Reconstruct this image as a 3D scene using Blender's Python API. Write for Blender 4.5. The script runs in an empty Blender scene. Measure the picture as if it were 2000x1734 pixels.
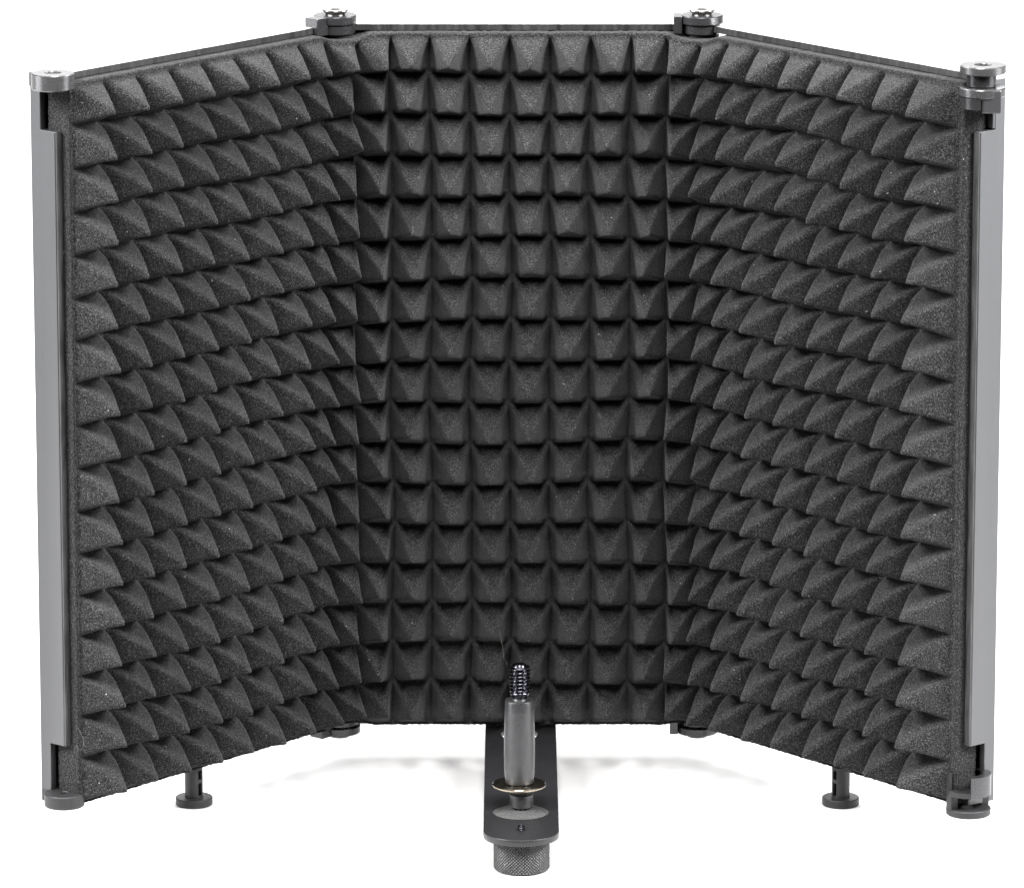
import bpy, bmesh, math, random
import numpy as np
from mathutils import Vector

random.seed(7)
RNG = np.random.default_rng(11)
SC = bpy.context.scene
COL = SC.collection
R = math.radians

# ------------------------------------------------------------------ camera, world, lamps, exposure
FLOOR = -0.018
cam_d = bpy.data.cameras.new('camera')
cam = bpy.data.objects.new('camera', cam_d)
COL.objects.link(cam)
cam.location = (-0.0029, -2.8795, 0.7893)
cam.rotation_euler = (R(90 - 12.903), 0, 0)
cam_d.sensor_width = 36.0
cam_d.lens = 231.8
cam_d.clip_start = 0.05
cam_d.clip_end = 60
SC.camera = cam

world = bpy.data.worlds.new('World')
SC.world = world
world.use_nodes = True
bg = world.node_tree.nodes['Background']
bg.inputs[0].default_value = (0.93, 0.96, 1.0, 1)
bg.inputs[1].default_value = 0.06


def area_lamp(name, loc, target, sx, sy, power, colour=(1, 1, 1)):
    d = bpy.data.lights.new(name, 'AREA')
    d.shape = 'RECTANGLE'
    d.size, d.size_y = sx, sy
    d.energy = power
    d.color = colour
    o = bpy.data.objects.new(name, d)
    COL.objects.link(o)
    o.location = loc
    o.rotation_euler = (Vector(target) - Vector(loc)).to_track_quat('-Z', 'Y').to_euler()
    return o


area_lamp('front_overhead_softbox', (0, -0.72, 1.40), (0, -0.05, 0.15), 0.45, 1.0, 33, (1, 0.985, 0.975))
area_lamp('right_key_softbox', (1.15, -0.68, 1.08), (0, -0.1, 0.16), 0.6, 0.6, 76, (1, 0.99, 0.985))
area_lamp('left_key_softbox', (-1.15, -0.68, 1.08), (0, -0.1, 0.16), 0.6, 0.6, 76, (1, 0.99, 0.985))
area_lamp('backdrop_lamp', (0, 1.7, 2.2), (0, 1.7, 0), 3.2, 2.4, 220, (1, 0.99, 0.985))
area_lamp('left_softbox', (-1.5, -0.35, 0.42), (0, -0.12, 0.12), 0.9, 0.75, 12, (0.97, 0.985, 1))
area_lamp('right_softbox', (1.5, -0.35, 0.42), (0, -0.12, 0.12), 0.9, 0.75, 11.5, (0.97, 0.985, 1))

SC.view_settings.view_transform = 'Standard'
SC.view_settings.look = 'None'
SC.view_settings.exposure = 0
SC.view_settings.gamma = 1
SC.view_settings.use_curve_mapping = False
SC.cycles.max_bounces = 5
SC.cycles.diffuse_bounces = 3
SC.cycles.glossy_bounces = 3
SC.cycles.transmission_bounces = 0
SC.cycles.adaptive_threshold = 0.02
SC.cycles.caustics_reflective = False
SC.cycles.caustics_refractive = False


# ------------------------------------------------------------------ materials
def new_mat(name):
    m = bpy.data.materials.new(name)
    m.use_nodes = True
    nt = m.node_tree
    return m, nt, nt.nodes['Principled BSDF']


def node(nt, kind, **kw):
    n = nt.nodes.new(kind)
    for k, v in kw.items():
        setattr(n, k, v)
    return n


def noise(nt, scale, detail=2.0, rough=0.5, stretch=None):
    tc = node(nt, 'ShaderNodeTexCoord')
    n = node(nt, 'ShaderNodeTexNoise')
    n.inputs['Scale'].default_value = scale
    n.inputs['Detail'].default_value = detail
    n.inputs['Roughness'].default_value = rough
    if stretch:
        mp = node(nt, 'ShaderNodeMapping')
        mp.inputs['Scale'].default_value = stretch
        nt.links.new(tc.outputs['Object'], mp.inputs['Vector'])
        nt.links.new(mp.outputs['Vector'], n.inputs['Vector'])
    else:
        nt.links.new(tc.outputs['Object'], n.inputs['Vector'])
    return n


def ramp(nt, src, stops):
    r = node(nt, 'ShaderNodeValToRGB')
    els = r.color_ramp.elements
    while len(els) < len(stops):
        els.new(0.5)
    for e, (p, c) in zip(els, stops):
        e.position = p
        e.color = (c, c, c, 1) if not isinstance(c, tuple) else (*c, 1)
    nt.links.new(src, r.inputs['Fac'])
    return r


def metal(name, base, metallic, rough, ior=1.5, grain=0.04, scale=900, stretch=None, mottle=0.15, mscale=60):
    m, nt, b = new_mat(name)
    b.inputs['Metallic'].default_value = metallic
    b.inputs['IOR'].default_value = ior
    lo = tuple(c * (1 - mottle) for c in base)
    hi = tuple(min(1, c * (1 + mottle)) for c in base)
    n1 = noise(nt, mscale, 4, 0.6, stretch if mscale != 60 else None)
    cr = ramp(nt, n1.outputs['Fac'], [(0.3, lo), (0.7, hi)])
    nt.links.new(cr.outputs['Color'], b.inputs['Base Color'])
    n2 = noise(nt, scale, 3, 0.6, stretch)
    rr = ramp(nt, n2.outputs['Fac'], [(0.25, max(0.02, rough - 0.07)), (0.75, rough + 0.07)])
    nt.links.new(rr.outputs['Color'], b.inputs['Roughness'])
    bp = node(nt, 'ShaderNodeBump')
    bp.inputs['Strength'].default_value = grain
    bp.inputs['Distance'].default_value = 0.0004
    nt.links.new(n2.outputs['Fac'], bp.inputs['Height'])
    nt.links.new(bp.outputs['Normal'], b.inputs['Normal'])
    return m


M_LIP = metal('scratched black lip', (0.020, 0.0195, 0.020), 0.0, 0.38, 1.5, 0.10, 500, (1, 1, 0.12), 0.85, 420)
M_SATIN = metal('satin grey metal', (0.080, 0.081, 0.084), 0.7, 0.34, 1.5, 0.03, 700, (1, 1, 0.05), 0.22, 14)
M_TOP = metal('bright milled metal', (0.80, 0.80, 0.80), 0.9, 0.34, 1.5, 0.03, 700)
M_HINGE = metal('gunmetal hinge', (0.060, 0.060, 0.063), 0.75, 0.25, 1.5, 0.04, 800)
M_RING = metal('brushed bright ring', (0.14, 0.14, 0.144), 0.8, 0.27, 1.5, 0.04, 800)
M_FOOT = metal('moulded dark plastic', (0.014, 0.014, 0.015), 0.0, 0.46, 1.42, 0.05, 900)
M_SLEEVE = metal('dark anodised sleeve', (0.066, 0.067, 0.069), 0.75, 0.32, 1.5, 0.03, 900)
M_CHROME = metal('black chrome thread', (0.055, 0.055, 0.065), 1.0, 0.2, 1.5, 0.0)
M_BRIGHT = metal('bright screw steel', (0.42, 0.41, 0.40), 1.0, 0.22, 1.5, 0.02)
M_WASHER = metal('tarnished nickel', (0.34, 0.30, 0.24), 1.0, 0.20, 1.5, 0.10, 350)
M_PLATE = metal('black satin plate', (0.010, 0.010, 0.011), 0.0, 0.36, 1.5, 0.08, 800)
M_KNURL = metal('grey knurled metal', (0.060, 0.060, 0.060), 0.65, 0.30, 1.5, 0.03)
M_INSERT = metal('pale knurled metal', (0.17, 0.17, 0.17), 0.7, 0.32, 1.5, 0.03)
M_DARK = metal('dull black sheet', (0.010, 0.010, 0.011), 0.0, 0.6, 1.45, 0.05)


def foam_material():
    m, nt, b = new_mat('charcoal open cell foam')
    b.inputs['Roughness'].default_value = 0.95
    b.inputs['Specular IOR Level'].default_value = 0.15
    n1 = noise(nt, 1900, 2.0, 0.65)
    cr = ramp(nt, n1.outputs['Fac'], [(0.34, (0.003, 0.003, 0.0031)), (0.50, (0.0110, 0.0110, 0.0112)), (0.68, (0.062, 0.062, 0.0634))])
    # broad dusty patches
    n3 = noise(nt, 16, 3, 0.6)
    r3 = ramp(nt, n3.outputs['Fac'], [(0.3, 0.85), (0.7, 1.12)])
    mx = node(nt, 'ShaderNodeMix', data_type='RGBA', blend_type='MULTIPLY')
    mx.inputs[0].default_value = 1.0
    nt.links.new(cr.outputs['Color'], mx.inputs[6])
    nt.links.new(r3.outputs['Color'], mx.inputs[7])
    # rare bright lint specks
    n4 = noise(nt, 800, 0, 0.5)
    r4 = ramp(nt, n4.outputs['Fac'], [(0.865, 0.0), (0.89, 0.5)])
    mx2 = node(nt, 'ShaderNodeMix', data_type='RGBA', blend_type='MIX')
    nt.links.new(r4.outputs['Color'], mx2.inputs[0])
    nt.links.new(mx.outputs[2], mx2.inputs[6])
    mx2.inputs[7].default_value = (0.38, 0.38, 0.38, 1)
    nt.links.new(mx2.outputs[2], b.inputs['Base Color'])
    b.inputs['Sheen Weight'].default_value = 0.06
    b.inputs['Sheen Roughness'].default_value = 0.5
    n2 = noise(nt, 1100, 3, 0.7)
    bp = node(nt, 'ShaderNodeBump')
    bp.inputs['Strength'].default_value = 0.75
    bp.inputs['Distance'].default_value = 0.0007
    nt.links.new(n2.outputs['Fac'], bp.inputs['Height'])
    nt.links.new(bp.outputs['Normal'], b.inputs['Normal'])
    return m


M_FOAM = foam_material()


def floor_material():
    m, nt, b = new_mat('matt white table')
    n1 = noise(nt, 5, 3, 0.5)
    cr = ramp(nt, n1.outputs['Fac'], [(0.3, (0.515, 0.515, 0.515)), (0.7, (0.535, 0.535, 0.535))])
    nt.links.new(cr.outputs['Color'], b.inputs['Base Color'])
    b.inputs['Roughness'].default_value = 0.75
    b.inputs['Specular IOR Level'].default_value = 0.2
    return m


M_FLOOR = floor_material()

# ------------------------------------------------------------------ the setting: a white sweep table
def build_floor():
    bm = bmesh.new()
    prof = [(-0.36, FLOOR - 0.04), (-0.36, FLOOR), (2.6, FLOOR)]
    for k in range(1, 13):
        a = k / 12 * math.pi / 2
        prof.append((2.6 + 0.7 * math.sin(a), FLOOR + 0.7 * (1 - math.cos(a))))
    prof.append((3.3, 2.4))
    rows = [[bm.verts.new((x, y, z)) for y, z in prof] for x in (-1.9, 1.9)]
    for i in range(len(prof) - 1):
        bm.faces.new((rows[0][i], rows[1][i], rows[1][i + 1], rows[0][i + 1]))
    me = bpy.data.meshes.new('floor')
    bm.to_mesh(me)
    bm.free()
    for p in me.polygons:
        p.use_smooth = p.center.z > FLOOR + 1e-4
    me.materials.append(M_FLOOR)
    o = bpy.data.objects.new('floor', me)
    COL.objects.link(o)
    o['kind'] = 'structure'
    o['label'] = 'plain white table top sweeping up into the white backdrop'
    o['category'] = 'floor'


build_floor()

# ------------------------------------------------------------------ the shield: root and helpers
BASE = Vector((0.0, -0.07, FLOOR))
shield = bpy.data.objects.new('microphone_isolation_shield', None)
COL.objects.link(shield)
shield.location = BASE
shield.empty_display_size = 0.05
shield['label'] = 'black folding three panel microphone isolation shield lined with pyramid foam, standing on a white table'
shield['category'] = 'isolation shield'


def link(name, me, mat, parent=None, label=None):
    """one mesh object; parts sit under the shield, sub-parts under a part"""
    o = bpy.data.objects.new(name, me)
    if mat is not None:
        me.materials.append(mat)
    COL.objects.link(o)
    if parent is None:
        o.parent = shield
        o.location = -BASE
    else:
        o.parent = parent
    if label:
        o['label'] = label
    return o


def finish(bm, name, mat, parent=None, bevel=0.0, smooth=None, label=None, segs=2):
    bmesh.ops.recalc_face_normals(bm, faces=bm.faces[:])
    if bevel:
        ed = [e for e in bm.edges if len(e.link_faces) == 2 and e.calc_face_angle(0) > R(40)]
        bmesh.ops.bevel(bm, geom=ed, offset=bevel, segments=segs, affect='EDGES', profile=0.5, clamp_overlap=True)
    me = bpy.data.meshes.new(name)
    bm.to_mesh(me)
    bm.free()
    if smooth is not None:
        for p in me.polygons:
            p.use_smooth = True
        me.set_sharp_from_angle(angle=R(smooth))
    return link(name, me, mat, parent, label)


def add_box(bm, f, u0, u1, v0, v1, z0, z1):
    vs = [bm.verts.new(f(u, v, z)) for u in (u0, u1) for v in (v0, v1) for z in (z0, z1)]
    for q in ((0, 1, 3, 2), (4, 6, 7, 5), (0, 4, 5, 1), (2, 3, 7, 6), (0, 2, 6, 4), (1, 5, 7, 3)):
        bm.faces.new([vs[i] for i in q])


def add_prism(bm, pts, z0, z1):
    a = [bm.verts.new((x, y, z0)) for x, y in pts]
    b = [bm.verts.new((x, y, z1)) for x, y in pts]
    n = len(pts)
    bm.faces.new(a)
    bm.faces.new(b)
    for i in range(n):
        bm.faces.new((a[i], a[(i + 1) % n], b[(i + 1) % n], b[i]))


def add_lathe(bm, prof, cx, cy, seg=64, closed=False, a0=0.0, a1=2 * math.pi, rfun=None):
    """prof: (r, z) list; closed joins last to first (for rings); partial arcs are capped"""
    full = abs(a1 - a0 - 2 * math.pi) < 1e-6
    n = seg if full else seg + 1
    rings = []
    for r, z in prof:
        if r < 1e-7 and full:
            rings.append([bm.verts.new((cx, cy, z))])
            continue
        ring = []
        for k in range(n):
            a = a0 + (a1 - a0) * k / seg
            rr = r + (rfun(a, z) if rfun else 0)
            ring.append(bm.verts.new((cx + rr * math.cos(a), cy + rr * math.sin(a), z)))
        rings.append(ring)
    pairs = list(zip(rings, rings[1:])) + ([(rings[-1], rings[0])] if closed else [])
    for A, B in pairs:
        for k in range(seg):
            k2 = (k + 1) % n
            if len(A) == 1 and len(B) == 1:
                continue
            if len(A) == 1:
                bm.faces.new((A[0], B[k], B[k2]))
            elif len(B) == 1:
                bm.faces.new((A[k], A[k2], B[0]))
            else:
                bm.faces.new((A[k], A[k2], B[k2], B[k]))
    if not full:
        for k in (0, n - 1):
            bm.faces.new([r[k] for r in rings])


def disc_prof(r, z0, z1, hole=0.0, b=0.0004):
    if hole:
        return [(hole, z0), (r - b, z0), (r, z0 + b), (r, z1 - b), (r - b, z1), (hole + b, z1), (hole, z1 - b)]
    return [(0, z0), (r - b, z0), (r, z0 + b), (r, z1 - b), (r - b, z1), (0, z1)]


# ------------------------------------------------------------------ geometry of the three panels
H = 0.320
T = 0.0146
HW = 0.0809
ANG = {-1: R(49.44), 1: R(49.72)}
LEN = {-1: 0.1769, 1: 0.1764}


def side_map(s):
    a = ANG[s]

    def f(u, v, z):
        return (s * (HW + u * math.cos(a) + v * math.sin(a)), -u * math.sin(a) + v * math.cos(a), z)
    return f


def mid_map(u, v, z):
    return (u, v, z)


RAIL = 0.003
NOTCH = 0.0245


def build_panel(f, u0, u1, ends, label):
    bm = bmesh.new()
    add_box(bm, f, u0 + 0.001, u1 - 0.001, T - 0.0022, T - 0.0002, 0.001, H - 0.001)
    panel = finish(bm, 'panel', M_DARK, None, label=label)
    for name, z0, z1 in (('top_rail', H - RAIL, H), ('bottom_rail', 0.0, RAIL)):
        bm = bmesh.new()
        add_box(bm, f, u0, u1, 0.0003, T, z0, z1)
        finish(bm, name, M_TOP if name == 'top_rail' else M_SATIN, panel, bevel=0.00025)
        bm = bmesh.new()
        add_box(bm, f, u0 + 0.0002, u1 - 0.0002, -0.0006, 0.0003, z0 + 0.0001, z1 - 0.0002)
        finish(bm, 'rail_lip', M_LIP, panel, bevel=0.0001)
    if ends == 'outer':                        # satin end rail, cut back where the hinge knuckles sit
        bm = bmesh.new()
        E = u1
        zs = [RAIL, NOTCH + 0.002, H - NOTCH, H - RAIL]
        a = [(0.0003, zs[1]), (0.0087, zs[1]), (0.0087, zs[0]), (T, zs[0]), (T, zs[3]), (0.0087, zs[3]), (0.0087, zs[2]), (0.0003, zs[2])]
        A = [bm.verts.new(f(E, v, z)) for v, z in a]
        B = [bm.verts.new(f(E - 0.0032, v, z)) for v, z in a]
        bm.faces.new(A)
        bm.faces.new(B)
        for i in range(len(a)):
            bm.faces.new((A[i], A[(i + 1) % len(a)], B[(i + 1) % len(a)], B[i]))
        finish(bm, 'end_rail', M_SATIN, panel, bevel=0.0003)
        bm = bmesh.new()
        add_box(bm, f, E - 0.0033, E - 0.0002, -0.0006, 0.0003, NOTCH + 0.0022, H - NOTCH - 0.0002)
        finish(bm, 'end_lip', M_LIP, panel, bevel=0.0001)
        bm = bmesh.new()
        add_box(bm, f, E - 0.0052, E - 0.0033, 0.0004, T - 0.003, NOTCH + 0.0022, H - NOTCH - 0.0002)
        finish(bm, 'inner_wall', M_DARK, panel)
    else:
        for e in (u0, u1 - RAIL):
            bm = bmesh.new()
            add_box(bm, f, e, e + RAIL, 0.0003, T, RAIL, H - RAIL)
            finish(bm, 'end_rail', M_SATIN, panel, bevel=0.0003)
    return panel


build_panel(side_map(-1), 0.0085, LEN[-1], 'outer', 'left wing panel, angled towards the viewer')
build_panel(mid_map, -HW + 0.0015, HW - 0.0015, 'inner', 'centre panel at the back')
build_panel(side_map(1), 0.0085, LEN[1], 'outer', 'right wing panel, angled towards the viewer')


# ------------------------------------------------------------------ foam lining: one sheet over all three panels
def build_foam():
    TB, HT = 0.0045, 0.0175
    TL = 0.027
    aL, aR = ANG[-1], ANG[1]
    RL, RR = TL / math.tan(aL / 2), TL / math.tan(aR / 2)
    l1 = LEN[-1] - TL
    l2 = l1 + RL * aL
    l3 = l2 + 2 * (HW - TL)
    l4 = l3 + RR * aR
    l5 = l4 + LEN[1] - TL

    def base(s):
        """point and front normal (towards the viewer) on the front plane curve, vectorised"""
        s = np.asarray(s, float)
        X = np.zeros_like(s); Y = np.zeros_like(s); A = np.zeros_like(s)
        m = s < l1
        u = LEN[-1] - s
        X = np.where(m, -(HW + u * math.cos(aL)), X); Y = np.where(m, -u * math.sin(aL), Y); A = np.where(m, aL, A)
        m = (s >= l1) & (s < l2)
        t = aL - (s - l1) / RL                      # remaining angle
        cx, cy = -(HW - TL), -RL
        X = np.where(m, cx - RL * np.sin(t), X); Y = np.where(m, cy + RL * np.cos(t), Y); A = np.where(m, t, A)
        m = (s >= l2) & (s < l3)
        X = np.where(m, -(HW - TL) + (s - l2), X); A = np.where(m, 0.0, A)
        m = (s >= l3) & (s < l4)
        t = (s - l3) / RR
        X = np.where(m, (HW - TL) + RR * np.sin(t), X); Y = np.where(m, -RR + RR * np.cos(t), Y); A = np.where(m, -t, A)
        m = s >= l4
        u = TL + (s - l4)
        X = np.where(m, HW + u * math.cos(aR), X); Y = np.where(m, -u * math.sin(aR), Y); A = np.where(m, -aR, A)
        return X, Y, np.sin(A), -np.cos(A)

    sb = [0.0040 + 0.0205 * k for k in range(7)]
    sL, sC0, sC1, sR = 0.1475, l2 - 0.0026, l3 - 0.0048, l5 - 0.0126 - 7 * 0.0203
    sb += list(np.linspace(sL, sC0, 4)[:-1]) + list(np.linspace(sC0, sC1, 7)[:-1]) + list(np.linspace(sC1, sR, 4)[:-1])
    sb += [sR + 0.0203 * k for k in range(8)]
    sb = np.array(sb)
    tipc = (sb[:-1] + sb[1:]) / 2                    # the tips; the last column has a longer outer slope
    sb[-1] += 0.0066
    NC = len(sb) - 1
    NR = 17
    zb = np.linspace(0.3156, 0.0016, NR + 1)        # top to bottom
    K = 20
    cell = np.arange(K) / K
    s_lines = np.concatenate([sb[i] + (sb[i + 1] - sb[i]) * cell for i in range(NC)] + [[sb[-1]]])
    z_lines = np.concatenate([zb[j] + (zb[j + 1] - zb[j]) * cell for j in range(NR)] + [[zb[-1]]])
    S, Z = np.meshgrid(s_lines, z_lines, indexing='ij')
    ci = np.minimum(np.arange(NC * K + 1) // K, NC - 1)
    rj = np.minimum(np.arange(NR * K + 1) // K, NR - 1)
    a = np.where(s_lines < tipc[ci], (s_lines - tipc[ci]) / (tipc[ci] - sb[ci]), (s_lines - tipc[ci]) / (sb[ci + 1] - tipc[ci]))
    b = 2 * ((z_lines - zb[rj]) / (zb[rj + 1] - zb[rj])) - 1
    A, B = np.meshgrid(np.abs(a), np.abs(b), indexing='ij')
    B0 = np.broadcast_to(-b[None, :], A.shape)          # +1 at the top of a cell, -1 at its bottom
    P = 13.0
    m = np.clip((A ** P + B ** P) ** (1 / P), 0, 1)
    g = 1 - m
    g = g + 0.03 * np.exp(-((g) / 0.05) ** 2) - 0.03          # soft valley
    cap = 0.915
    kk = 0.017
    g = -kk * np.log(np.exp(-g / kk) + np.exp(-cap / kk))     # blunt, rounded tip
    hgt = HT * g / cap
    # slits added to the shape to shade the column grooves, shallower between the rows
    mid = np.clip(1 - np.abs(ci - 12.5) / 6.0, 0, 1)[:, None] ** 0.5
    wid = 0.26 * mid * np.clip(1.05 - np.abs(B0 + 0.30), 0, 1)
    slit = (0.0036 + 0.0040 * mid) * (1 - 0.6 * mid * np.clip(np.abs(B0 + 0.30) - 0.35, 0, 1)) * np.clip((A - 0.66 + wid) / (0.34 + wid), 0, 1) ** 1.15 + 0.0012 * np.clip((B - 0.75) / 0.25, 0, 1) ** 2
    endc = np.ones(NC * K + 1)
    endc[:K // 2] = 0
    endc[-(K // 2):] = 0
    slit *= endc[:, None] * np.clip((0.3154 - Z) / 0.005, 0, 1) * np.clip((Z - 0.002) / 0.005, 0, 1)
    lipup = 0.0012 * np.exp(-((0.3156 - Z) / 0.0025) ** 2)        # the cut edge bulges forward a little
    hgt = np.maximum(hgt, lipup)
    # individual wobble of every tip
    CI, RJ = np.meshgrid(ci, rj, indexing='ij')
    js = RNG.normal(0, 0.00055, (NC, NR))
    jz = RNG.normal(0, 0.00045, (NC, NR))
    jh = 1 + RNG.normal(0, 0.025, (NC, NR))
    # in the two folds the tips are squeezed together and slide over one another
    for c in (7, 8, 9, 16, 17, 18):
        js[c] += RNG.normal(0, 0.0015, NR)
        jz[c] += RNG.normal(0, 0.0006, NR)
    js[6, 0] -= 0.0002; js[7, 0] -= 0.0034; js[8, 0] += 0.0016; js[9, 0] += 0.0046; js[10, 0] += 0.0014
    js[16, 0] -= 0.0062; js[17, 0] -= 0.0016; js[18, 0] += 0.0024; js[19, 0] += 0.0022
    js[7, 1] -= 0.0022; js[8, 1] += 0.0002; js[9, 1] += 0.0024
    js[16, 1] -= 0.0018; js[17, 1] += 0.0004
    js[8, 16] += 0.002; js[7, 16] += 0.001; js[9, 16] += 0.003
    jz[19:, 0] += np.linspace(0.0005, -0.0006, NC - 19)
    fr = np.clip(hgt / HT, 0, 1)
    dS = js[CI, RJ] * fr ** 1.2
    dZ = jz[CI, RJ] * fr ** 1.2 - 0.0030 * fr ** 1.6      # tips sag a little under their own weight
    hgt = hgt * jh[CI, RJ]
    # slow waviness of the cut rows
    def wave(S, Z):
        return (0.0007 * np.sin(S * 31 + Z * 23 + 1.0) + 0.0006 * np.sin(S * 57 - Z * 41 + 2.2) +
                0.0017 * np.exp(-((S - 0.455) / 0.022) ** 2 - ((Z - 0.268) / 0.03) ** 2) * -1.0 +
                0.0011 * np.exp(-((S - 0.40) / 0.02) ** 2 - ((Z - 0.275) / 0.03) ** 2))
    edge = np.clip((Z - 0.001) / 0.02, 0, 1) * np.clip((0.3155 - Z) / 0.02, 0, 1)
    Zw = Z + wave(S, Z) * edge
    Sw = S + (0.0006 * np.sin(Z * 47 + S * 18) + 0.0004 * np.sin(Z * 83 - S * 35)) * np.clip((S - 0.003) / 0.02, 0, 1) * np.clip((l5 - 0.004 - S) / 0.02, 0, 1)
    # the top edge is tucked under the two hinge barrels
    sh1, sh2 = (l1 + l2) / 2, (l3 + l4) / 2
    dip = np.exp(-((S - sh1) / 0.0105) ** 4) + np.exp(-((S - sh2) / 0.0105) ** 4)
    Zw = Zw - 0.0026 * dip * np.clip((Z - 0.300) / 0.0145, 0, 1) + 0.0020 * dip * np.clip((0.016 - Z) / 0.014, 0, 1)
    rough = RNG.normal(0, 0.00006, S.shape)
    N_ = TB + hgt - slit + rough
    # border rings: flat edge, then a rounded shoulder, then the cut side going back into the tray
    s0, s1, z1, z0 = 0.0036, l5 - 0.0042, 0.3168, 0.0008

    def ring(s_e0, s_e1, z_e1, z_e0, n):
        pass
    Sg = np.pad(Sw + dS, 3, mode='edge'); Zg = np.pad(Zw + dZ, 3, mode='edge'); Ng = np.pad(N_, 3, mode='edge')
    S0 = np.pad(Zw * 0 + S, 3, mode='edge')
    # pads, from the grid outwards: (fraction of the way to the cut edge, depth)
    steps = [(0.55, TB + 0.0012), (1.0, TB - 0.0006), (1.0, -0.0075)]
    Zt = np.pad(Zw, 3, mode='edge')
    for k, (q, n) in enumerate(steps):
        i = 2 - k
        j = -3 + k
        Ng[i, i:Ng.shape[1] - i] = n; Ng[j, i:Ng.shape[1] - i] = n
        Ng[i:Ng.shape[0] - i, i] = n; Ng[i:Ng.shape[0] - i, j] = n
        Sg[i, :] = sb[0] + (s0 - sb[0]) * q
        Sg[j, :] = sb[-1] + (s1 - sb[-1]) * q
        dipc = 0.0026 * (np.exp(-((S0[:, 0] - sh1) / 0.0105) ** 4) + np.exp(-((S0[:, 0] - sh2) / 0.0105) ** 4))
        Zg[:, i] = zb[0] + (z1 - zb[0]) * q - dipc
        Zg[:, j] = zb[-1] + (z0 - zb[-1]) * q + dipc * 0.75
    # the cut edge itself is ragged
    rag = RNG.normal(0, 0.00012, Ng.shape)
    for i in (0, 1, 2, -1, -2, -3):
        Ng[i, :] += rag[i, :] * (i not in (0, -1)); Zg[:, i] += rag[:, i]
        Sg[i, :] += rag[i, :]
    X, Y, nx, ny = base(np.clip(Sg, 0, l5))
    V = np.stack([X + nx * Ng, Y + ny * Ng, Zg], -1)
    ni, nj = Ng.shape
    idx = np.arange(ni * nj).reshape(ni, nj)
    F = np.stack([idx[:-1, :-1], idx[:-1, 1:], idx[1:, 1:], idx[1:, :-1]], -1).reshape(-1, 4)
    me = bpy.data.meshes.new('foam_lining')
    me.vertices.add(ni * nj)
    me.vertices.foreach_set('co', V.reshape(-1).astype(np.float32))
    me.loops.add(F.size)
    me.loops.foreach_set('vertex_index', F.reshape(-1).astype(np.int32))
    me.polygons.add(len(F))
    me.polygons.foreach_set('loop_start', np.arange(0, F.size, 4, dtype=np.int32))
    me.polygons.foreach_set('use_smooth', np.ones(len(F), dtype=bool))
    me.update(calc_edges=True)
    me.validate()
    return link('foam_lining', me, M_FOAM)


foam = build_foam()


# ------------------------------------------------------------------ hinges
def screw_head(parent, cx, cy, z0, up=1):
    bm = bmesh.new()
    r1, r2, h = 0.0044, 0.0059, 0.0023
    if up > 0:
        pr = [(0, z0), (r1, z0), (r1, z0 + 0.0004), (r2, z0 + h - 0.0003), (r2 - 0.0003, z0 + h), (0.0024, z0 + h), (0.0022, z0 + h - 0.0016), (0, z0 + h - 0.0018)]
    else:
        pr = [(0, z0), (r2, z0), (r2, z0 - 0.0009), (r2 - 0.0015, z0 - h + 0.0003), (r2 - 0.0025, z0 - h), (0, z0 - h)]
    add_lathe(bm, pr, cx, cy, 48)
    # six sided socket: pull the inner rings into a hexagon
    for v in bm.verts:
        d = math.hypot(v.co.x - cx, v.co.y - cy)
        if up > 0 and 0.001 < d < 0.003:
            a = math.atan2(v.co.y - cy, v.co.x - cx)
            k = math.cos(math.pi / 6) / math.cos((a % (math.pi / 3)) - math.pi / 6)
            v.co.x = cx + (v.co.x - cx) * k
            v.co.y = cy + (v.co.y - cy) * k
    finish(bm, 'screw', M_BRIGHT if up > 0 else M_FOOT, parent, smooth=35)


def inner_hinge(s, outer_is_side):
    cx, cy = s * HW, 0.0
    if s < 0:
        f = side_map(-1)
        blk = (0.0075, 0.0150)
    else:
        f = mid_map
        blk = (HW - 0.0125, HW - 0.0088)
    for z0, z1, zl0, zl1, up in ((H + 0.0002, H + 0.0040, H - 0.0042, H - 0.0001, 1), (-0.0038, 0.0002 - 0.0004, 0.0001, 0.0044, -1)):
        bm = bmesh.new()
        add_lathe(bm, disc_prof(0.0095, z0, z1), cx, cy, 72)
        kn = finish(bm, 'hinge_knuckle', M_HINGE, None, smooth=35)
        bm = bmesh.new()
        if up > 0:
            add_box(bm, f, blk[0], blk[1], -0.0030 if s < 0 else -0.0050, 0.0045, H - 0.0039, z1 - 0.00005)
        else:
            add_box(bm, f, blk[0], blk[1], -0.0030 if s < 0 else -0.0050, 0.0045, z0 + 0.00005, 0.002)
        finish(bm, 'knuckle_arm', M_HINGE, kn, bevel=0.0003)
        bm = bmesh.new()
        add_lathe(bm, disc_prof(0.0081 if s > 0 else 0.0088, zl0, zl1), cx, cy, 72)
        finish(bm, 'lower_knuckle' if up > 0 else 'upper_knuckle', M_HINGE, kn, smooth=35)
        screw_head(kn, cx, cy, z1 if up > 0 else z0, up)
        if up > 0:
            bm = bmesh.new()
            add_lathe(bm, [(0, 0.0046), (0.0078, 0.0046), (0.0078, H - 0.0044), (0, H - 0.0044)], cx, cy + 0.003, 40)
            finish(bm, 'hinge_barrel', M_DARK, kn, smooth=35)


inner_hinge(-1, True)
inner_hinge(1, True)

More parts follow.
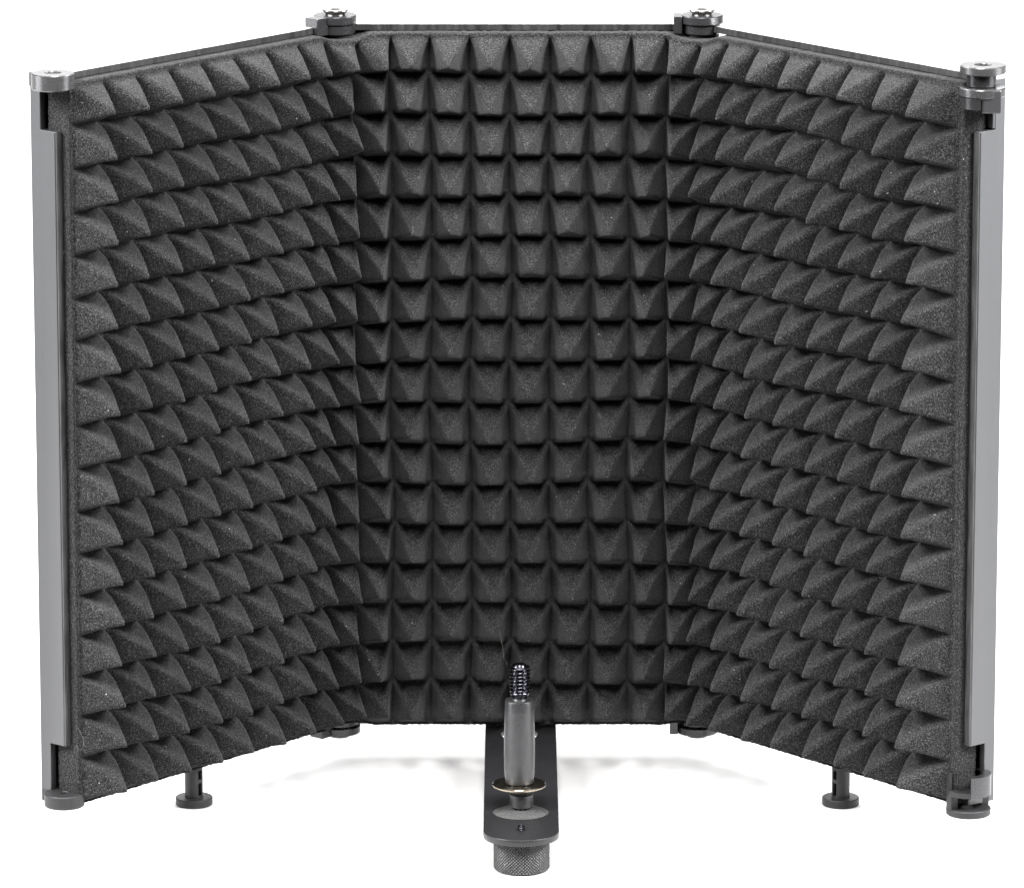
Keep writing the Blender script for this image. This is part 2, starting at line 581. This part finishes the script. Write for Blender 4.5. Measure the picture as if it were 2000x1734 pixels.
# left free end: one thick ring flush with the panel top, one flush with its bottom
CL = (-0.1966, -0.1343)
bm = bmesh.new()
add_lathe(bm, disc_prof(0.0091, H - 0.0060, H + 0.0009, 0.0033), CL[0], CL[1], 80, closed=True)
k1 = finish(bm, 'hinge_ring', M_RING, None, smooth=35)
bm = bmesh.new()
add_box(bm, side_map(-1), LEN[-1] - 0.0075, LEN[-1] + 0.0012, 0.0045, T - 0.0005, H - 0.0062, H - 0.0001)
finish(bm, 'ring_arm', M_SATIN, k1, bevel=0.0003)
bm = bmesh.new()
add_lathe(bm, disc_prof(0.0032, H - 0.0040, H + 0.0003), CL[0], CL[1], 32)
finish(bm, 'hole_shade', M_DARK, k1, smooth=35)  # black disc put in for the shade inside the ring's hole
bm = bmesh.new()
add_lathe(bm, disc_prof(0.0087, -0.0003, 0.0055, 0.0018), CL[0], CL[1] + 0.0018, 80, closed=True)
k2 = finish(bm, 'hinge_ring', M_FOOT, None, smooth=35)
bm = bmesh.new()
add_box(bm, side_map(-1), LEN[-1] - 0.0075, LEN[-1] + 0.0004, 0.0045, T - 0.0005, 0.0001, 0.0052)
finish(bm, 'ring_arm', M_FOOT, k2, bevel=0.0003)

# right free end: an open double knuckle at the top and another at the bottom
CR = (0.1956, -0.1352)
bm = bmesh.new()
add_lathe(bm, disc_prof(0.0098, H + 0.0010, H + 0.0045, 0.0034), CR[0], CR[1], 80, closed=True)
k3 = finish(bm, 'hinge_ring', M_RING, None, smooth=35)
bm = bmesh.new()
add_lathe(bm, disc_prof(0.0064, H - 0.0048, H + 0.0010), CR[0] - 0.0005, CR[1] + 0.0006, 64)
finish(bm, 'hinge_post', M_HINGE, k3, smooth=35)
bm = bmesh.new()
add_lathe(bm, disc_prof(0.0098, H - 0.0087, H - 0.0049), CR[0], CR[1], 80)
finish(bm, 'lower_ring', M_RING, k3, smooth=35)
bm = bmesh.new()
add_lathe(bm, [(0.0082, H - 0.0135), (0.0097, H - 0.0135), (0.0097, H - 0.0088), (0.0082, H - 0.0088)], CR[0], CR[1], 24, closed=False, a0=R(150), a1=R(262))
finish(bm, 'hollow_shell', M_HINGE, k3, smooth=35)
bm = bmesh.new()
add_box(bm, mid_map, CR[0] - 0.0009, CR[0] + 0.0074, CR[1] - 0.0088, CR[1] + 0.0060, H - 0.0150, H - 0.0050)
finish(bm, 'hinge_tab', M_SATIN, k3, bevel=0.0006)
bm = bmesh.new()
add_box(bm, side_map(1), LEN[1] - 0.0060, LEN[1] - 0.0002, 0.0075, T - 0.0003, H - NOTCH + 0.0005, H + 0.0030)
finish(bm, 'ring_arm', M_SATIN, k3, bevel=0.0004)

CB = (0.1947, -0.1318)
bm = bmesh.new()
add_lathe(bm, disc_prof(0.0097, -0.0042, -0.0010, 0.0031), CB[0], CB[1], 80, closed=True)
k4 = finish(bm, 'hinge_ring', M_FOOT, None, smooth=35)
bm = bmesh.new()
add_lathe(bm, [(0.0060, 0.0050), (0.0097, 0.0050), (0.0097, 0.0142), (0.0060, 0.0142)], CB[0], CB[1], 48, closed=False, a0=R(272), a1=R(272 + 178))
finish(bm, 'half_ring', M_HINGE, k4, smooth=35)
bm = bmesh.new()
add_lathe(bm, [(0.0060, 0.0050), (0.0097, 0.0050), (0.0097, 0.0072), (0.0060, 0.0072)], CB[0], CB[1], 48, closed=False, a0=R(90), a1=R(271.5))
finish(bm, 'half_ring', M_FOOT, k4, smooth=35)
bm = bmesh.new()
add_lathe(bm, disc_prof(0.0059, 0.0046, 0.0062), CB[0], CB[1], 40)
finish(bm, 'ring_floor', M_FOOT, k4, smooth=35)
bm = bmesh.new()
add_lathe(bm, [(0.0083, 0.0052), (0.0097, 0.0052), (0.0097, 0.0150), (0.0083, 0.0150)], CB[0], CB[1], 24, closed=False, a0=R(140), a1=R(206))
finish(bm, 'hollow_shell', M_FOOT, k4, smooth=35)
bm = bmesh.new()
add_lathe(bm, [(0.0060, -0.0011), (0.0096, -0.0011), (0.0096, 0.0051), (0.0060, 0.0051)], CB[0], CB[1], 24, closed=False, a0=R(20), a1=R(215))
finish(bm, 'neck', M_FOOT, k4, smooth=35)


# ------------------------------------------------------------------ feet: slotted plug with a round pad
def foot(x, y, turn, label):
    zt = FLOOR + 0.0036
    bm = bmesh.new()
    add_lathe(bm, disc_prof(0.0082, FLOOR + 0.00002, zt, 0, 0.0003), x, y, 64)
    pad = finish(bm, 'foot', M_FOOT, None, smooth=35, label=label)
    # stem: outer tube with two pairs of slots, each ring of the wall is a run of arcs
    bm = bmesh.new()
    r0, r1 = 0.0029, 0.0040
    bands = [(zt, zt + 0.0010, False), (zt + 0.0010, zt + 0.0068, True), (zt + 0.0068, zt + 0.0084, False), (zt + 0.0084, zt + 0.0125, True), (zt + 0.0125, zt + 0.019, False)]
    for z0, z1, slot in bands:
        pr = [(r0, z0), (r1, z0), (r1, z1), (r0, z1)]
        if slot:
            for q in (0, math.pi):
                add_lathe(bm, pr, x, y, 24, a0=turn + q + 0.27, a1=turn + q + math.pi - 0.27)
        else:
            add_lathe(bm, pr, x, y, 64, closed=True)
    finish(bm, 'foot_stem', M_FOOT, pad, smooth=35)
    bm = bmesh.new()
    add_lathe(bm, disc_prof(0.0019, zt, zt + 0.018), x, y, 24)
    finish(bm, 'stem_core', M_DARK, pad, smooth=35)


foot(-0.1437, -0.0690, R(-42), 'foot under the left wing')
foot(0.1426, -0.0692, R(-138), 'foot under the right wing')

# ------------------------------------------------------------------ bracket plate with its two round openings
PX, PY, PR = 0.0010, -0.1700, 0.0160
HOLE = (0.0009, -0.1418, 0.0122)


def build_plate():
    cu = bpy.data.curves.new('bracket_plate', 'CURVE')
    cu.dimensions = '2D'
    cu.fill_mode = 'BOTH'
    cu.extrude = 0.0012
    cu.bevel_depth = 0.0002
    cu.bevel_resolution = 1

    def spline(pts):
        sp = cu.splines.new('POLY')
        sp.points.add(len(pts) - 1)
        for p, (x, y) in zip(sp.points, pts):
            p.co = (x, y, 0, 1)
        sp.use_cyclic_u = True
    out = [(PX + PR * 0.985, 0.012), (PX - PR * 0.985, 0.012)]
    out += [(PX + PR * math.cos(a), PY + PR * math.sin(a)) for a in np.linspace(math.pi, 2 * math.pi, 49)]
    spline(out)
    circ = [(HOLE[0] + HOLE[2] * math.cos(a), HOLE[1] + HOLE[2] * math.sin(a)) for a in np.linspace(0, 2 * math.pi, 72, endpoint=False)]
    spline(circ)
    circ = [(0.0004 + 0.0083 * math.cos(a), -0.0150 + 0.0135 * math.sin(a)) for a in np.linspace(0, 2 * math.pi, 48, endpoint=False)]
    spline(circ)
    tmp = bpy.data.objects.new('tmp', cu)
    COL.objects.link(tmp)
    dg = bpy.context.evaluated_depsgraph_get()
    me = bpy.data.meshes.new_from_object(tmp.evaluated_get(dg))
    bpy.data.objects.remove(tmp)
    me.name = 'bracket_plate'
    me.materials.clear()
    for v in me.vertices:
        v.co.z -= 0.0019
    return link('bracket_plate', me, M_PLATE)


plate = build_plate()

# knurled disc let into the large opening
bm = bmesh.new()
n = 150
r = HOLE[2] - 0.00005
rings = [0.0] + list(np.linspace(0.0004, r, 46))
prev = None
for rr in rings:
    if rr == 0:
        cur = [bm.verts.new((HOLE[0], HOLE[1], -0.0019))]
    else:
        cur = []
        for k in range(n):
            a = 2 * math.pi * k / n
            x, y = rr * math.cos(a), rr * math.sin(a)
            q = 2 * math.pi / 0.0017
            hgt = 0.00034 * (abs(math.sin(q * (x + 0.55 * y) / 2)) + abs(math.sin(q * (x - 0.55 * y) / 2))) if rr < r * 0.88 else 0.0003 + 0.0012 * (rr / r - 0.88) / 0.12
            cur.append(bm.verts.new((HOLE[0] + x, HOLE[1] + y, -0.0021 + hgt)))
    if prev is not None:
        for k in range(n):
            k2 = (k + 1) % n
            if len(prev) == 1:
                bm.faces.new((prev[0], cur[k], cur[k2]))
            else:
                bm.faces.new((prev[k], cur[k], cur[k2], prev[k2]))
    prev = cur
finish(bm, 'knurled_insert', M_INSERT, plate, smooth=30)

# end of the small fixing screw
bm = bmesh.new()
add_lathe(bm, [(0, -0.0010), (0.0016, -0.0010), (0.0017, -0.0002), (0.0013, 0.0002), (0.0017, 0.0006), (0.0013, 0.0010), (0.0016, 0.0014), (0.0009, 0.0017), (0, 0.0012)], PX, PY, 32)
finish(bm, 'fixing_screw', M_CHROME, plate, smooth=30)


# ------------------------------------------------------------------ knurled stand knob under the plate
def build_knob():
    bm = bmesh.new()
    r, z0, z1 = 0.01165, FLOOR + 0.00003, -0.0033
    nz, na, nk = 60, 400, 52

    def knurl(a, z):
        if z < z0 + 0.0007 or z > z1 - 0.0004:
            return 0.0
        t = z / 0.0014 * math.pi
        return 0.00042 * (abs(math.sin(nk * a / 2 + t)) + abs(math.sin(nk * a / 2 - t)) - 1.0)
    pr = [(0, z0), (r - 0.0009, z0), (r - 0.0003, z0 + 0.0004)]
    pr += [(r, z0 + 0.0006 + (z1 - z0 - 0.0009) * k / nz) for k in range(nz + 1)]
    pr += [(r - 0.0006, z1), (0, z1)]
    add_lathe(bm, pr, PX + 0.0002, PY + 0.001, na, rfun=lambda a, z: knurl(a, z))
    finish(bm, 'stand_knob', M_KNURL, None, smooth=32)


build_knob()

# ------------------------------------------------------------------ microphone stud
SX, SY = 0.0003, -0.1322
bm = bmesh.new()
pr = [(0, 0.0097), (0.0058, 0.0097), (0.0062, 0.0102), (0.00655, 0.0150), (0.0067, 0.0230), (0.00665, 0.0300), (0.00640, 0.0420), (0.00628, 0.0462), (0.0060, 0.0469), (0.0034, 0.0470), (0.0030, 0.0480), (0, 0.0480)]
add_lathe(bm, pr, SX, SY, 72)
stud = finish(bm, 'stud_sleeve', M_SLEEVE, None, smooth=25)


def build_thread():
    bm = bmesh.new()
    z0, z1, p = 0.0478, 0.0622, 0.00160
    nz = 150
    prof = [(0, z0)] + [(0.0042, z0 + (z1 - z0) * k / nz) for k in range(nz + 1)] + [(0.0026, z1 + 0.0007), (0, z1 + 0.0009)]

    def rf(a, z):
        if z > z1 + 1e-6:
            return 0.0
        t = ((z / p) - a / (2 * math.pi)) % 1.0
        tri = 1 - abs(2 * t - 1)
        fade = min(1, max(0, (z - z0 - 0.0016) / 0.0016)) * min(1, max(0.0, (z1 - z) / 0.0009 + 0.25))
        neck = -0.0010 * (1 - min(1, (z - z0) / 0.0022))
        tip = -0.0009 * max(0, (z - z1 + 0.0009) / 0.0009)
        return (0.0009 * tri - 0.00040) * fade + neck + tip
    add_lathe(bm, prof, SX + 0.0001, SY, 72, rfun=rf)
    finish(bm, 'thread', M_CHROME, stud, smooth=40)


build_thread()
bm = bmesh.new()
add_lathe(bm, [(0.0050, 0.0083), (0.0112, 0.0083), (0.0116, 0.0087), (0.0116, 0.0092), (0.0112, 0.0096), (0.0050, 0.0096)], SX - 0.0001, SY, 96, closed=True)
finish(bm, 'washer', M_WASHER, stud, smooth=30)
bm = bmesh.new()
add_lathe(bm, disc_prof(0.0050, 0.0052, 0.0083), SX + 0.0010, SY, 48)
finish(bm, 'collar', M_DARK, stud, smooth=35)
bm = bmesh.new()
add_lathe(bm, disc_prof(0.0052, -0.0010, 0.0051), SX + 0.0009, SY + 0.0005, 48)
finish(bm, 'stud_base', M_SLEEVE, stud, smooth=35)


# ------------------------------------------------------------------ a few stray fibres caught on the foam
M_FIBRE = metal('pale lint fibre', (0.20, 0.19, 0.17), 0.0, 0.6, 1.4, 0.0)


def fibre(pts, rad=0.00007):
    """a thin bent hair: smooth curve through the points, swept as a small tube"""
    P = [Vector(p) for p in pts]
    fine = []
    for i in range(len(P) - 1):
        p0, p1, p2, p3 = P[max(0, i - 1)], P[i], P[i + 1], P[min(len(P) - 1, i + 2)]
        for k in range(6):
            t = k / 6
            fine.append(0.5 * ((2 * p1) + (p2 - p0) * t + (2 * p0 - 5 * p1 + 4 * p2 - p3) * t * t + (3 * p1 - p0 - 3 * p2 + p3) * t ** 3))
    fine.append(P[-1])
    bm = bmesh.new()
    prev = None
    for i, p in enumerate(fine):
        d = (fine[min(i + 1, len(fine) - 1)] - fine[max(i - 1, 0)]).normalized()
        a = d.cross(Vector((0.3, 0.8, 0.5))).normalized()
        b = d.cross(a)
        ring = [bm.verts.new(p + rad * (a * math.cos(q) + b * math.sin(q))) for q in (0, 2.094, 4.189)]
        if prev:
            for k in range(3):
                bm.faces.new((prev[k], prev[(k + 1) % 3], ring[(k + 1) % 3], ring[k]))
        prev = ring
    finish(bm, 'lint_fibre', M_FIBRE, foam, smooth=180)


fibre([(-0.0465, -0.0225, 0.2330), (-0.0468, -0.0228, 0.2300), (-0.0480, -0.0224, 0.2285)], 0.00005)
fibre([(-0.0085, -0.0190, 0.0480), (-0.0072, -0.0212, 0.0420), (-0.0066, -0.0220, 0.0370), (-0.0050, -0.0212, 0.0330)], 0.00004)
fibre([(-0.1900, -0.1410, 0.0370), (-0.1880, -0.1425, 0.0340), (-0.1872, -0.1432, 0.0300), (-0.1890, -0.1418, 0.0270), (-0.1905, -0.1408, 0.0290)], 0.00004)
fibre([(0.0350, -0.0226, 0.1490), (0.0362, -0.0230, 0.1478), (0.0366, -0.0228, 0.1462)], 0.00004)
